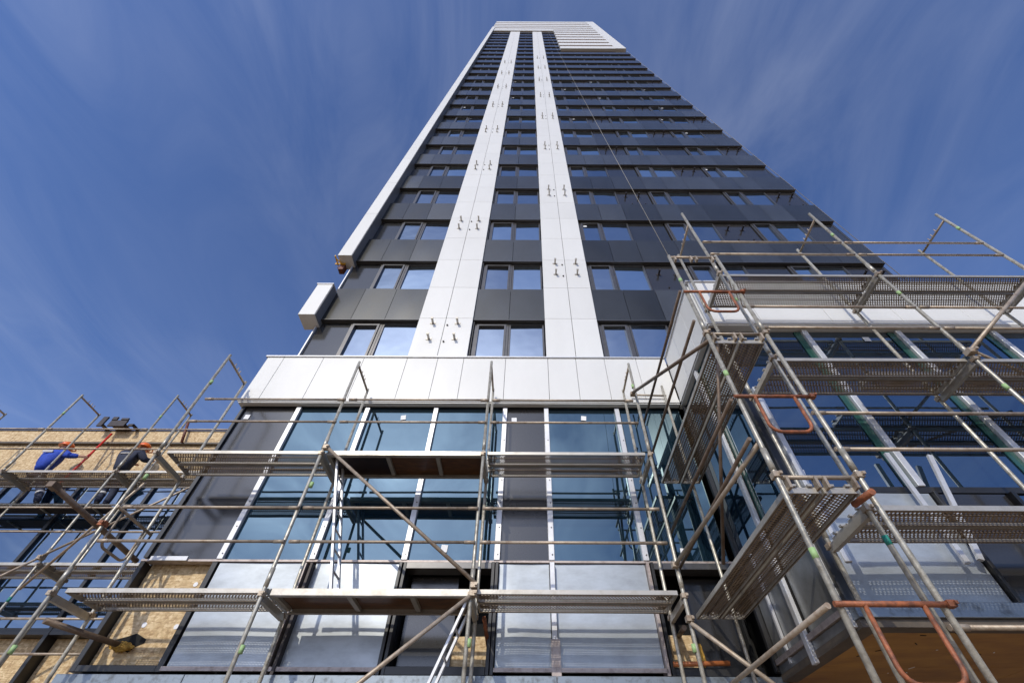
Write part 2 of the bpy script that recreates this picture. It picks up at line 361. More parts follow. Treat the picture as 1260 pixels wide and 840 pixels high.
HOLE = MB().sweep([(0, -.03, 0), (0, .004, 0)], .022, 8).mesh('dark_steel')

LX = [-5.36, -4.55, -3.68, -2.77]
MX = [-1.41, -.497, .425]
RX = []
for j in range(3): RX += [1.74 + 3.07 * j, 2.63 + 3.07 * j, 3.53 + 3.07 * j]
RX.append(10.95)
for k in range(0, 24):
    zs = ZS(k); zb = zs - FL + SPH
    rx_end = 1.74 if k < 0 else (RX[-1] if k < 17 else 3.53)
    # spandrels
    for xs in (LX, MX, [x for x in RX if x <= rx_end + .01]):
        for a, b_ in zip(xs, xs[1:]):
            cassette(k, a + .006, b_ - .006, zs + .02, zs + SPH)
        piece('spandrel_lip', k, xs[0] + .004, xs[-1] - .004, YT - .015, YT + .2, zs - .012, zs + .012, 'window_frame')
    # windows
    piece('infill_panel', k, LX[0], LX[1] + .02, YT + .12, YT + .15, zb, zs - .02, 'dark_infill')
    window(k, LX[1] + .03, -3.72, zb, zs - .03, True); window(k, -3.71, LX[3] - .005, zb, zs - .03)
    window(k, MX[0] + .05, -.50, zb, zs - .03, True); window(k, -.49, MX[2] - .03, zb, zs - .03)
    for j in range(3):
        x = 1.76 + 3.07 * j
        if x > rx_end - .2: continue
        window(k, x + .04, x + .80, zb, zs - .03, True); window(k, x + .81, x + 1.78, zb, zs - .03)
        odd = (k + j) % 2 == 1
        if x + 3 < rx_end + .3:
            piece('infill_panel', k, x + 1.80, x + 3.05, YT + .11, YT + .14, zb, zs - .02, 'grey_infill' if odd else 'dark_infill')
            if odd and k < 14:
                for q in (.33, .85):
                    bracket(x + 1.8 + q, YT + .11, zs - .55, True); link('fixing_stud', HOLE, (x + 1.95 + q, YT + .11, zs - 1.25), tower)
# white vertical bands
for si, (xa, xb) in enumerate(((-2.77, -1.41), (.42, 1.735))):
    xm = (xa + xb) / 2 + (.02 if si else 0)
    for k in range(0, 24):
        zs = ZS(k)
        for a, b_ in ((xa, xm - .006), (xm + .006, xb)):
            z_lo = zs - FL + SPH if k else 7.26
            piece('white_panel', k, a, b_, YT - .06, YT - .01, z_lo + .003, zs - .003, 'white_cladding', .003)
            piece('white_panel', k, a, b_, YT - .06, YT - .01, zs + .003, zs + SPH - .003, 'white_cladding', .003)
        if k % 2 == si and k < 16:
            for xx in (xm - .30, xm + .32):
                for zz in (zs - .22, zs - .83): bracket(xx, YT - .06, zz)
            for zz in (zs - .30, zs - .93): link('fixing_stud', HOLE, (xm + .07 if si == 0 else xm - .09, YT - .06, zz), tower)
    box('band_backing', tower, xa + .01, xb - .01, YT - .008, YT + .25, 7.27, ZS(23) + SPH, 'shadow_gap')
# reveal strips beside the white bands
for x in (-1.39, 1.755): box('reveal_strip', tower, x - .018, x + .02, YT + .02, YT + .12, 7.27, ZS(23), 'black_frame')
# left fin, in a short lower and a tall upper length
box('corner_fin', tower, -5.72, -5.31, 6.5, 7.0, 8.70, 10.05, 'white_cladding', .006)
box('fin_cap', tower, -5.74, -5.29, 6.48, 7.02, 10.055, 10.09, 'aluminium')
for i in range(26):
    z = 11.65 + i * FL
    if i < KP: box('corner_fin', tower, -5.72, -5.31, 6.5, 7.0, z + .004, z + FL - .004, 'white_cladding', .004)
    elif i < 24: far.setdefault(('corner_fin', 'white_cladding'), MB()).box(-5.72, -5.31, 6.5, 7.0, z + .004, z + FL - .004)
box('fin_shade_sheet', tower, -5.309, -5.295, 6.52, 6.99, 8.72, 10.03, 'fin_side_shade'); box('fin_shade_sheet', tower, -5.309, -5.295, 6.52, 6.99, 11.67, ZS(24) - 1.4, 'fin_side_shade')  # thin sheets added to darken the fin side that faces away from the sun
box('edge_trim', tower, -5.39, -5.36, YT + .06, YT + .12, 7.27, ZS(1), 'aluminium')
box('return_wall', tower, -5.385, -5.362, YT + .125, 7.6, 7.27, ZS(23), 'dark_cladding')
# white crown: long slats on top, a lower block of slats to the right
for k in range(17, 28):
    z = ZS(k) + .1
    xl = -5.72 if k >= 24 else 3.53
    box('crown_slat', tower, xl, 9.75, 6.62, 6.95, z, z + FL - 1.05, 'white_cladding', .01)
box('crown_slat', tower, -5.72, 3.53, 6.62, 6.95, ZS(24) - 1.3, ZS(24) - .2, 'white_cladding', .01)
box('crown_slat', tower, -5.72, 9.75, 6.62, 6.95, ZS(28) + .1, TOP, 'white_cladding', .01)
box('crown_backing', tower, 3.55, 9.8, 6.955, 6.99, ZS(17) + .1, TOP - .2, 'brown_plate')
box('crown_backing', tower, -5.7, 3.54, 6.955, 6.99, ZS(24) - 1.2, TOP - .2, 'brown_plate')
box('crown_corner', tower, 9.755, 10.96, 6.6, 7.1, ZS(17) + .1, TOP, 'white_cladding', .01)
box('edge_trim', tower, 10.86, 10.9, YT + .1, YT + .2, 7.3, ZS(17), 'window_frame')
for (nm, m), b in far.items(): b.build(nm, m, tower, kind='stuff')
for i, z in enumerate((12, 27, 45)):
    pass
# yellow clamp under the upper fin
cl = thing('lifting_clamp', 'small yellow steel clamp with brown plate under the white fin, left tower edge', 'clamp', (-5.74, 6.75, 11.3))
b = MB().bar((-5.80, 6.52, 11.66), (-5.80, 6.86, 11.66), .03, .05); b.bar((-5.86, 6.78, 11.62), (-5.55, 6.78, 11.62), .03, .05); b.bar((-5.80, 6.60, 11.64), (-5.62, 6.78, 11.60), .02, .03)
b.sweep([(-5.80 + .035 * math.cos(a), 6.93 + .035 * math.sin(a), 11.64) for a in [i * .7 for i in range(10)]], .012, 6)
b.build('clamp_frame', 'yellow_paint', cl)
box('clamp_plate', cl, -5.71, -5.56, 6.80, 6.99, 11.36, 11.648, 'brown_plate', .01)

# ------------------------------------------------------------------ glazed podium under the tower
pod = thing('glazed_podium', 'glazed podium with a white panel band and silver sheets under the tower', 'building', (-1.3, 8, -H))
YB, YG, YP = 6.58, 6.75, 6.72
ZG0, ZG1 = 2.90, 5.86
bx = [-5.80, -5.43, -4.55, -3.65, -2.69, -2.01, -1.431, -.50, .435, 1.055, 1.69, 2.39, 3.04]
for a, b_ in zip(bx, bx[1:]): box('white_panel', pod, a + .004, b_ - .004, YB, YB + .04, 5.98, 7.20, 'white_cladding', .003)
box('white_end_panel', pod, -5.80, -5.775, YB + .042, 7.3, 5.98, 7.20, 'white_cladding')
box('band_lip', pod, -5.82, 3.04, YB - .012, YB + .15, 5.90, 5.975, 'white_cladding', .004)
box('band_soffit', pod, -5.80, 3.04, YB + .01, YG + .1, 5.875, 5.90, 'white_cladding')
box('coping', pod, -5.84, 3.04, YB - .03, 6.9, 7.205, 7.24, 'aluminium', .004)
box('roof_deck', pod, -5.8, 3.06, YB + .32, 7.0, 7.14, 7.20, 'concrete')
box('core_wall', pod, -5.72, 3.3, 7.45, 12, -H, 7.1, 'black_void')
box('side_wall', pod, -5.74, -5.715, 6.9, 7.45, 1.3, 5.87, 'black_frame')
mx = [-5.74, -4.585, -3.205, -1.835, -.455, .365, 1.775, 3.05]
for i, x in enumerate(mx[1:-1]):
    box('mullion_cap', pod, x - .045, x + .045, YG - .075, YG - .012, ZG0 - .03, ZG1 - .02, 'aluminium', .006)
    for z in [2.95 + .42 * q for q in range(7)]:
        link('fixing_stud', TUBE.setdefault('screw', MB().sweep([(0, -.006, 0), (0, .004, 0)], .011, 6).mesh('dark_steel')), (x + .012, YG - .075, z), pod)
box('mullion_post', pod, -5.745, -5.68, YG - .05, YG + .1, ZG0, ZG1, 'black_frame')
box('head_rail', pod, -5.74, 3.05, YG - .05, YG + .06, ZG1 + .002, 5.874, 'black_frame')
box('sill_rail', pod, -5.74, 3.05, YG - .06, YG + .06, ZG0 - .06, ZG0 - .031, 'channel_steel')
for i, (a, b_) in enumerate(zip(mx, mx[1:])):
    dark = i in (0, 4)
    p = box('opaque_panel' if dark else 'glass_pane', pod, a + .02, b_ - .02, YG - .01, YG + .015, ZG0 - .02, ZG1, 'grey_infill' if dark else 'podium_glass')
    p.rotation_euler = (R(random.uniform(-.12, .12)), 0, R(random.uniform(-.12, .12)))
for x, z in ((-5.55, 5.62), (-2.46, 5.62), (-.27, 5.57), (1.10, 5.62), (-1.27, 3.06), (2.38, 3.02)):
    s = box('paper_sticker', pod, x - .05, x + .05, YG - .024, YG - .02, z - .055, z + .055, 'paper_white'); s.rotation_euler = (0, R(random.uniform(-8, 8)), 0)
# lower panels
ZL0, ZL1 = 1.56, 2.83
def sheet(parent, name, x0, x1, y, z0, z1, m, bulge=.03, n=7):
    b = MB(); v = []
    nx, nz = n, n
    for j in range(nz + 1):
        for i in range(nx + 1):
            a, c = i / nx, j / nz
            v.append((x0 + (x1 - x0) * a, y - bulge * math.sin(math.pi * a) * math.sin(math.pi * c) - .004 * math.sin(5 * a + 3 * c + 3 * x0), z0 + (z1 - z0) * c))
    k = len(v); vb = [(p[0], y + .03, p[2]) for p in v]
    b.v = v + vb
    w = nx + 1
    for j in range(nz):
        for i in range(nx):
            q = (j * w + i, j * w + i + 1, (j + 1) * w + i + 1, (j + 1) * w + i); b.f.append(q); b.smooth.append(True)
    rim = [i for i in range(w)] + [j * w + nx for j in range(1, nz + 1)] + [nz * w + i for i in range(nx - 1, -1, -1)] + [j * w for j in range(nz - 1, 0, -1)]
    m2 = len(b.v); b.v += [b.v[i] for i in rim] + [b.v[i + k] for i in rim]; nr = len(rim)
    for i in range(nr): b.f.append((m2 + i, m2 + (i + 1) % nr, m2 + nr + (i + 1) % nr, m2 + nr + i)); b.smooth.append(False)
    return b.build(name, m, parent, ((x0 + x1) / 2, y, (z0 + z1) / 2))
for a, b_ in ((-4.56, -3.28), (-3.13, -1.88), (-.41, .32), (.41, 1.74)):
    sheet(pod, 'metal_sheet', a, b_, YP, ZL0, ZL1, 'sheet_metal', .006)
# OSB bay with black frame
box('osb_panel', pod, -5.66, -4.68, 6.86, 6.88, ZL0 + .02, 2.86, 'osb')
for x0, x1, z0, z1 in ((-5.74, -5.67, 1.5, ZG0 - .062), (-4.67, -4.59, 1.5, ZG0 - .062), (-5.67, -4.67, 1.5, 1.57)): box('black_frame', pod, x0, x1, 6.70, 6.90, z0, z1, 'black_frame', .004)
box('flashing_strip', pod, -5.60, -5.05, 6.66, 6.69, 2.84, 2.90, 'aluminium')
for x, z in ((-4.85, 2.58), (-5.25, 2.06), (-4.80, 2.04), (-4.75, 1.66), (-5.5, 2.5)):
    o = link('washer', TUBE.setdefault('washer', MB().sweep([(0, -.008, 0), (0, .004, 0)], .032, 12).mesh('paper_white')), (x, 6.86, z), pod)
# vertical channels between sheets
for x in (-3.205,):
    for dx, m in ((-.045, 'channel_steel'), (.05, 'dark_steel')):
        box('steel_channel', pod, x + dx - .022, x + dx + .022, 6.62, 6.76, 1.45, ZG0 - .1, m, .004)
box('steel_channel', pod, .33, .40, 6.63, 6.74, 1.30, ZG0 - .075, 'aluminium', .004)
box('steel_plate', pod, .31, .43, 6.62, 6.628, 1.25, 1.85, 'channel_steel')
for xx in (-1.865, -1.80, -.50, -.445, 1.77, 1.83):
    box('black_frame', pod, xx - .022, xx + .022, 6.64 + abs(xx % .03), 6.86, 1.47, ZG0 - .065, 'black_frame' if abs(xx) != 1.77 else 'channel_steel', .003)
# open bays: dark recess with grey board, OSB and frames
for (a, b_) in ((-1.775, -.525), (1.855, 2.98)):
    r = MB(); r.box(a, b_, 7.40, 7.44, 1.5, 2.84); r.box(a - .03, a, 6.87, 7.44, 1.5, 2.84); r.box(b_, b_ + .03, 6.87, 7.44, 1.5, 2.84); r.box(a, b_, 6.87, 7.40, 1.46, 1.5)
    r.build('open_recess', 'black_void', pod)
    box('opening_head', pod, a, b_, 6.66, 6.9, 2.74, 2.83, 'window_frame', .004); box('opening_sill', pod, a, b_, 6.66, 6.9, 1.47, 1.56, 'black_frame', .004)
box('backing_board', pod, -1.72, -1.02, 6.96, 6.98, 1.57, 2.74, 'grey_infill'); box('osb_panel', pod, -1.02, -.54, 7.00, 7.02, 1.57, 1.98, 'osb')
box('osb_panel', pod, 1.87, 2.26, 6.98, 7.0, 1.57, 2.0, 'osb'); box('backing_board', pod, 2.3, 2.95, 6.95, 6.97, 1.57, 2.72, 'grey_infill')
# base ledge
lx = [-5.78, -4.2, -2.6, -1.1, .37, 1.9, 3.2]
for a, b_ in zip(lx, lx[1:]): box('base_flashing', pod, a + .003, b_ - .003, 6.60, 6.9, 1.02, 1.455, 'flashing', .004)
box('sill_bar', pod, -4.57, -1.88, 6.64, 6.68, 1.50, 1.545, 'channel_steel'); box('sill_bar', pod, -.42, 1.76, 6.64, 6.68, 1.50, 1.545, 'channel_steel')
box('base_wall', pod, -5.76, 3.2, 6.75, 7.4, -H, 1.01, 'concrete')

# ------------------------------------------------------------------ left side building
YL, YO = 9.75, 9.92
side = thing('side_building', 'low side building with bare chipboard parapet and blue glazing behind the workers', 'building', (-12, 14, -H))
for i in range(6):
    x0 = -18.6 + 2.15 * i
    box('osb_panel', side, x0 + .003, x0 + 2.147, YO, YO + .02, 7.33, 7.74, 'osb'); box('osb_panel', side, x0 + .003 + .7, x0 + 2.147 + .7, YO + .012, YO + .032, 6.02, 7.27, 'osb')
box('parapet_rail', side, -18.6, -5.75, YO - .08, YO + .06, 7.272, 7.328, 'soffit_edge', .004)
box('parapet_cap', side, -18.6, -5.75, YO - .02, YO + .3, 7.742, 7.77, 'dark_steel')
box('head_rail', side, -18.6, -5.75, YL - .06, YO + .1, 5.93, 6.015, 'soffit_edge')
lm = [-18.2, -16.4, -14.6, -12.8, -11.0, -9.19, -7.4, -5.8]
for a, b_ in zip(lm, lm[1:]):
    p = box('glass_pane', side, a + .03, b_ - .03, YL, YL + .02, 2.86, 5.93, 'side_glass'); p.rotation_euler = (R(random.uniform(-.3, .3)), 0, R(random.uniform(-.3, .3)))
    box('osb_panel', side, a + .05, b_ - .05, YO + .02, YO + .04, 1.2, 2.74, 'osb')
for x in lm: box('mullion', side, x - .04, x + .04, YL - .06, YO + .1, 1.0, 5.928, 'black_frame', .004)
box('sill_rail', side, -18.2, -5.75, YL - .05, YO + .06, 2.745, 2.855, 'black_frame')
box('core_wall', side, -18.6, -5.76, YO + .12, 18, -H, 7.7, 'shadow_gap')
box('base_wall', side, -18.6, -5.76, YO + .02, YO + .115, -H, 1.19, 'concrete')

# ------------------------------------------------------------------ projecting wing on the right
wing = thing('projecting_wing', 'projecting wing with white fascia, dark glazing and brown plywood underside', 'building', (8, 6.5, 1.4))
WX, WY, WG, WE = 3.06, 4.58, 4.73, 16.0
wp = [3.075, 4.02, 5.25, 6.48, 7.71, 8.94, 10.2, 12, 14, 16]
for a, b_ in zip(wp, wp[1:]): box('white_panel', wing, a + .004, b_ - .004, WY, WY + .04, 5.98, 7.20, 'white_cladding', .003)
for a, b_ in ((4.60, 5.25), (5.25, 5.92), (5.92, 6.575)): box('white_side_panel', wing, WX, WX + .012 + .03, a + .045 if a == 4.6 else a + .003, b_ - .003, 5.98, 7.20, 'white_cladding', .003)
box('fascia_lip', wing, WX - .012, WE, WY - .012, WY + .13, 5.90, 5.975, 'white_cladding', .004)
box('fascia_lip', wing, WX - .012, WX + .13, WY + .132, 6.565, 5.90, 5.975, 'white_cladding', .004)
box('fascia_soffit', wing, WX + .01, WE, WY + .005, WG + .1, 5.872, 5.90, 'white_cladding')
box('fascia_soffit', wing, WX + .01, WX + .2, WG + .102, 6.74, 5.872, 5.90, 'white_cladding')
box('coping', wing, WX - .03, WE, WY - .03, WY + .3, 7.205, 7.24, 'aluminium', .004)
box('coping', wing, WX - .03, WX + .3, WY + .302, 6.55, 7.205, 7.24, 'aluminium', .004)
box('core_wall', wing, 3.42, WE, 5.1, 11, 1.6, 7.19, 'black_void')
wm = [3.20, 4.70, 6.30, 7.93, 9.55, 11.2, 12.8, 14.4, 16]
for i, x in enumerate(wm[1:-1]):
    box('mullion_cap', wing, x - .045, x + .045, WG - .08, WG - .015, 2.88, ZG1 - .02, 'aluminium', .006)
    box('glass_edge', wing, x - .16, x - .05, WG - .03, WG - .018, 2.9, ZG1 - .02, 'glass_edge_green')
box('mullion_cap', wing, 3.30, 3.375, WG - .08, WG - .015, 2.0, 4.5, 'aluminium', .006)
box('corner_post', wing, 3.09, 3.19, WG - .09, WG + .05, 1.6, 5.87, 'black_frame', .006)
for a, b_ in zip(wm, wm[1:]): box('glass_pane', wing, a, b_ - .004, WG - .012, WG + .012, 2.88, ZG1, 'side_glass')
box('sill_rail', wing, 3.19, WE, WG - .06, WG + .05, 2.80, 2.876, 'black_frame')
sheet(wing, 'metal_sheet', 3.22, 4.72, WG - .06, 1.62, 2.79, 'sheet_metal', .006)
box('opaque_panel', wing, 4.79, 5.62, WG - .05, WG, 1.62, 2.79, 'grey_infill', .004)
box('steel_channel', wing, 4.735, 4.775, WG - .12, WG - .01, 1.6, 2.79, 'black_frame', .004)
box('steel_channel', wing, 5.64, 5.69, WG - .12, WG - .01, 1.6, 2.79, 'black_frame', .004)
box('glass_pane', wing, 5.70, 7.2, WG - .03, WG, 1.62, 2.79, 'side_glass'); sheet(wing, 'metal_sheet', 7.25, 9.5, WG - .06, 1.62, 2.79, 'sheet_metal', .006)
box('base_flashing', wing, WX + .05, WE, WG - .14, WG + .06, 1.47, 1.60, 'flashing', .004)
s = box('paper_sticker', wing, 5.65, 5.76, WG - .025, WG - .02, 5.62, 5.72, 'paper_white')
s = box('paper_sticker', wing, 3.30, 3.42, WG - .025, WG - .02, 3.02, 3.14, 'paper_white'); s.rotation_euler = (0, R(10), 0)
# wing underside
box('soffit_edge_board', wing, WX + .06, WE, WG - .10, WG + .06, 1.40, 1.468, 'soffit_edge')
box('soffit_edge_board', wing, WX + .06, WX + .24, WG + .062, 6.58, 1.40, 1.468, 'soffit_edge')
for i in range(5):
    for j in range(2):
        box('plywood_panel', wing, WX + .25 + 2.44 * i, WX + .25 + 2.44 * i + 2.434, WG + .07 + 1.25 * j, WG + .07 + 1.25 * j + 1.244, 1.43, 1.455, 'soffit_ply')
for i in range(26):
    x, y = random.uniform(3.4, 8), random.uniform(4.85, 6.4)
    a = random.uniform(0, 6.28); l = random.uniform(.02, .09)
    MB().bar((x, y, 1.427), (x + l * math.cos(a), y + l * math.sin(a), 1.427), .012, .004).build('paint_scrape', 'paper_white' if i % 3 == 0 else 'dark_steel', wing)
# wing side, facing left
SX = 3.16
for a, b_ in ((4.80, 5.62), (5.72, 6.66)):
    p = box('side_glass_pane', wing, SX, SX + .02, a, b_, 2.9, ZG1, 'side_glass')
box('glass_edge', wing, SX - .012, SX - .002, 5.52, 5.62, 2.9, ZG1 - .02, 'glass_edge_green')
for y in (5.66,): 
    box('mullion_cap', wing, SX - .08, SX - .03, y - .045, y + .045, 1.36, ZG1 - .02, 'aluminium', .005); box('mullion_post', wing, SX - .029, SX + .03, y - .03, y + .03, 1.5, ZG1 - .02, 'black_frame')
box('mullion_cap', wing, SX - .075, SX + .0, 6.58, 6.65, 1.5, ZG1 - .02, 'black_frame', .005)
box('sill_rail', wing, SX - .02, SX + .05, 4.80, 6.66, 2.78, 2.895, 'black_frame')
for a, b_ in ((4.82, 5.60), (5.73, 6.2), (6.24, 6.56)): box('galvanised_panel', wing, SX - .01, SX + .02, a, b_, 1.63, 2.775, 'dull_galvanised', .004)
box('steel_channel', wing, SX - .05, SX - .015, 6.2, 6.24, 1.5, 2.775, 'aluminium')
box('corner_cap', wing, SX - .09, SX - .03, 4.70, 4.79, 1.42, 3.0, 'aluminium', .005)
for z in (1.7, 1.95, 2.3, 2.6): box('cap_slot', wing, SX - .094, SX - .088, 4.73, 4.76, z, z + .05, 'dark_steel')
box('channel_bar', wing, SX - .06, SX - .005, 4.80, 6.56, 1.56, 1.615, 'channel_steel')
box('base_flashing', wing, SX - .03, SX + .05, 4.80, 6.58, 1.42, 1.555, 'dull_galvanised', .004)
# loose white profiles leaning on the wing sill
for lab, p, q in (('shorter loose white metal profile leaning upright against the wing sheet metal', (4.50, 4.60, 3.30), (4.47, 4.57, 1.95)),
                  ('longer loose white metal profile leaning at an angle across the wing sill', (5.02, 4.60, 3.27), (4.62, 4.56, 1.98))):
    o = MB().bar(p, q, .055, .035).build('metal_profile', 'aluminium', None); tag(o, lab, 'profile')

# ------------------------------------------------------------------ scaffolds
def tape(parent, x, y, z, m='green_tape', d=(0, 0, 1)):
    d = Vector(d).normalized() * .04
    return tube('tape_band', parent, Vector((x, y, z)) - d, Vector((x, y, z)) + d, m, .0254)
def guard_top(sc, x, y0, y1, z, m='worn_tube'):
    tube('transom', sc, (x, y0, z), (x, y1, z), m, .021)
    for f in (.35, .5, .62):
        y = y0 + (y1 - y0) * f
        link('locking_pin', TUBE.setdefault('pin', MB().sweep([(0, 0, 0), (0, 0, .09)], .009, 6).mesh('worn_tube')), (x, y, z), sc)
def u_guard(sc, p, q, drop, m='rust_orange', inset=.1):
    """end guard: a straight bar with a U shaped bow hung below it"""
    p, q = Vector(p), Vector(q); d = (q - p).normalized(); ln = (q - p).length
    tube('end_guard_bar', sc, p - d * .05, q + d * .05, m, .02)
    a, b = p + d * inset, q - d * inset; dn = Vector((0, 0, -1)); r = .1
    pts = [a] + [a + dn * (drop - r)]
    for t in (22, 45, 68): pts.append(a + dn * (drop - r) + d * r * (1 - math.cos(R(t))) + dn * r * math.sin(R(t)))
    pts += [a + dn * drop + d * r, b + dn * drop - d * r]
    for t in (22, 45, 68): pts.append(b + dn * (drop - r) + d * (-r * (1 - math.sin(R(t)))) + dn * r * math.cos(R(t)))
    pts += [b + dn * (drop - r), b]
    MB().sweep(pts, .017, 10).build('end_guard_bow', m, sc)
def frame_pair(sc, x, y0, y1, top_o, top_i, lifts, guard=None, lean=0.0, m='galvanised_tube', sleeves=True):
    tube('standard', sc, (x, y0, -H), (x + lean, y0, top_o), m); tube('standard', sc, (x, y1, -H), (x + lean, y1, top_i), m)
    x_ = x
    for z in lifts:
        x = x_ + lean * (z + H) / (top_o + H)
        MB().box(x - .025, x + .025, y0 + .03, y1 - .03, z - .13, z - .055).build('transom', 'deck_steel', sc)
        for y in (y0, y1): coupler(sc, (x, y, z - .06))
        for y in (y0, y1): tube('sleeve', sc, (x, y, z + .02), (x, y, z + .24), m, .0285)
    x = x_
    if guard is not None: guard_top(sc, x + lean, y0, y1, guard)
    for y in (y0, y1): box('base_plate', sc, x - .075, x + .075, y - .075, y + .075, -H + .002, -H + .014, 'galvanised_tube')
def rails(sc, x0, x1, y, zs, m='worn_tube'):
    for z in zs:
        tube('guard_rail', sc, (x0 + .07, y - .03, z), (x1 - .07, y - .03, z), m, .019)
        for x, s in ((x0 + .03, 1), (x1 - .03, -1)):
            MB().sweep([(x, y - .03, z), (x + s * .14, y - .03, z)], .024, 8).build('rail_end', m, sc)

# ---- centre scaffold
cs = thing('scaffold', 'centre scaffold of four steel frame pairs standing before the glazed podium', 'scaffold', (-2, 6, -H))
CY0, CY1 = 5.70, 6.43
CXS = [-5.62, -3.13, -.65, 1.85]
LIFT = [.1, 2.1, 4.1]
tops = [(6.30, 6.29, -.16), (6.12, 6.10, -.09), (6.14, 6.12, -.05), (6.10, 6.10, .06)]
for x, (to, ti, ln) in zip(CXS, tops): frame_pair(cs, x, CY0, CY1, to, ti, LIFT, min(to, ti) - .06, ln)
for a, b_ in zip(CXS, CXS[1:]):
    rails(cs, a, b_, CY0, (.62, 1.1, 2.66, 3.13, 4.64, 5.13))
tube('brace', cs, (-3.13, 5.65, 4.13), (-.63, 5.65, 2.16), 'worn_tube'); tube('brace', cs, (-.63, 5.65, 2.05), (-3.1, 5.65, .12), 'worn_tube')
for p in ((-3.13, 5.66, 4.12), (-.64, 5.66, 2.13), (-.64, 5.66, 2.04)): coupler(cs, p, 'worn_tube', 1.15)
u_guard(cs, (-5.66, 5.70, 3.13), (-5.66, 6.43, 3.13), .47, 'worn_tube'); u_guard(cs, (-5.66, 5.70, 1.1), (-5.66, 6.43, 1.1), .47, 'worn_tube')
tube('diagonal_tie', cs, (-6.9, 6.43, 2.35), (-5.62, 5.75, 3.55), 'worn_tube', .018)
for (x, z) in ((-5.65, 1.47), (-3.14, 1.48), (-.645, 1.55), (1.85, 1.51), (-3.14, 3.50), (-5.745, 5.56), (1.89, 5.5)):
    ln = dict(zip(CXS, [t[2] for t in tops])); tape(cs, x, CY0, z)
tape(cs, -5.63, CY0, 3.62, 'green_tape')
# wall ties at the left end
tube('wall_tie', cs, (-5.84, 4.88, 2.95), (-5.80, 6.70, 2.84), 'brown_tube', .034, label='thick brown wall tie tube with a flattened end')
MB().box(-5.88, -5.80, 4.80, 4.92, 2.915, 2.985).build('tie_end', 'brown_tube', cs)
coupler(cs, (-5.72, 5.70, 2.90), 'rust_orange', 1.2)
tube('wall_tie', cs, (-5.78, 5.95, 1.83), (-5.28, 6.95, 1.80), 'brown_tube', .034, label='brown tie tube entering the broken hole in the chipboard')
tube('wall_tie', cs, (-.55, 6.3, 1.99), (-.50, 7.05, 1.75), 'rust_orange', .026)
tube('wall_tie', cs, (1.95, 6.2, 1.86), (2.1, 7.0, 2.0), 'brown_tube', .03)
# ties from the centre scaffold to the side scaffold
tube('tie_tube', cs, (1.83, 5.66, 5.30), (2.20, 3.40, 4.06), 'brown_tube', .026); tube('tie_tube', cs, (1.85, 5.66, 2.38), (2.20, 3.42, 2.56), 'worn_tube', .024)
tube('tie_tube', cs, (1.86, 5.64, 1.74), (3.02, 5.60, .80), 'worn_tube')
for p in ((1.84, 5.66, 5.28), (1.85, 5.66, 2.38), (1.86, 5.65, 1.78)): coupler(cs, p, 'worn_tube', 1.1)

# ---- left scaffold at the side building
ls = thing('scaffold', 'far left scaffold the two workers stand on, before the chipboard parapet', 'scaffold', (-10, 8.8, -H))
LY0, LY1 = 8.40, 9.13
LXS = [-14.05, -11.52, -9.05, -6.5]
for x in LXS: frame_pair(ls, x, LY0, LY1, 7.72, 7.70, [1.55, 3.55, 5.52], 7.66)
for a, b_ in zip(LXS, LXS[1:]): rails(ls, a, b_, LY0, (2.1, 2.6, 4.1, 4.6, 6.03, 6.6))
tube('brace', ls, (-9.07, 8.35, 3.62), (-6.55, 8.35, 5.5), 'worn_tube', .022); tube('brace', ls, (-9.07, 8.35, 3.60), (-11.5, 8.35, 1.72), 'worn_tube', .022)
coupler(ls, (-9.06, 8.36, 3.6), 'worn_tube', 1.3)
for x, y, z, m in ((-11.52, 8.4, 7.1, 'green_tape'), (-9.05, 8.4, 2.9, 'teal_tape'), (-9.05, 8.4, 7.0, 'green_tape')): tape(ls, x, y, z, m)
for x in (-12.2, -11.0, -9.8): tube('inner_bracket', ls, (x, LY1, 5.085), (x, 9.62, 5.085), 'galvanised_tube', .02)
tube('ledger', ls, (-14.05, 9.13, 5.085), (-6.5, 9.13, 5.085), 'galvanised_tube', .02)

# ---- front scaffold of the wing
fs = thing('scaffold', 'right scaffold in front of the projecting wing with three deck levels', 'scaffold', (5.5, 4, -H))
FY0, FY1 = 3.67, 4.40
FXS = [3.05, 5.55, 8.06]
for x, to, ti, ln in zip(FXS, (8.30, 8.32, 8.32), (7.95, 8.20, 8.2), (.0, .04, .06)): frame_pair(fs, x, FY0, FY1, to, ti, [.1, 2.1, 4.1, 6.1], min(to, ti) - .12, ln)
for a, b_ in zip(FXS, FXS[1:]): rails(fs, a, b_, FY0, (.62, 1.1, 2.66, 3.13, 4.62, 5.1, 6.62, 7.05))
tube('brace', fs, (5.56, 3.62, 4.14), (8.06, 3.62, 6.06), 'worn_tube', .026); tube('brace', fs, (5.6, 3.62, 4.12), (7.3, 4.40, 4.38), 'worn_tube', .02)
coupler(fs, (5.56, 3.63, 4.13), 'worn_tube', 1.3)
for x, z in ((5.575, 5.5), (5.565, 3.56), (8.11, 7.7), (3.05, 5.3), (5.58, 7.4)): tape(fs, x, FY0, z)
tape(fs, 3.05, FY0, 1.75, 'teal_tape')
tube('tube_stub', fs, (2.85, 3.27, 1.97), (2.86, 3.55, 2.01), 'rust_orange', .028)

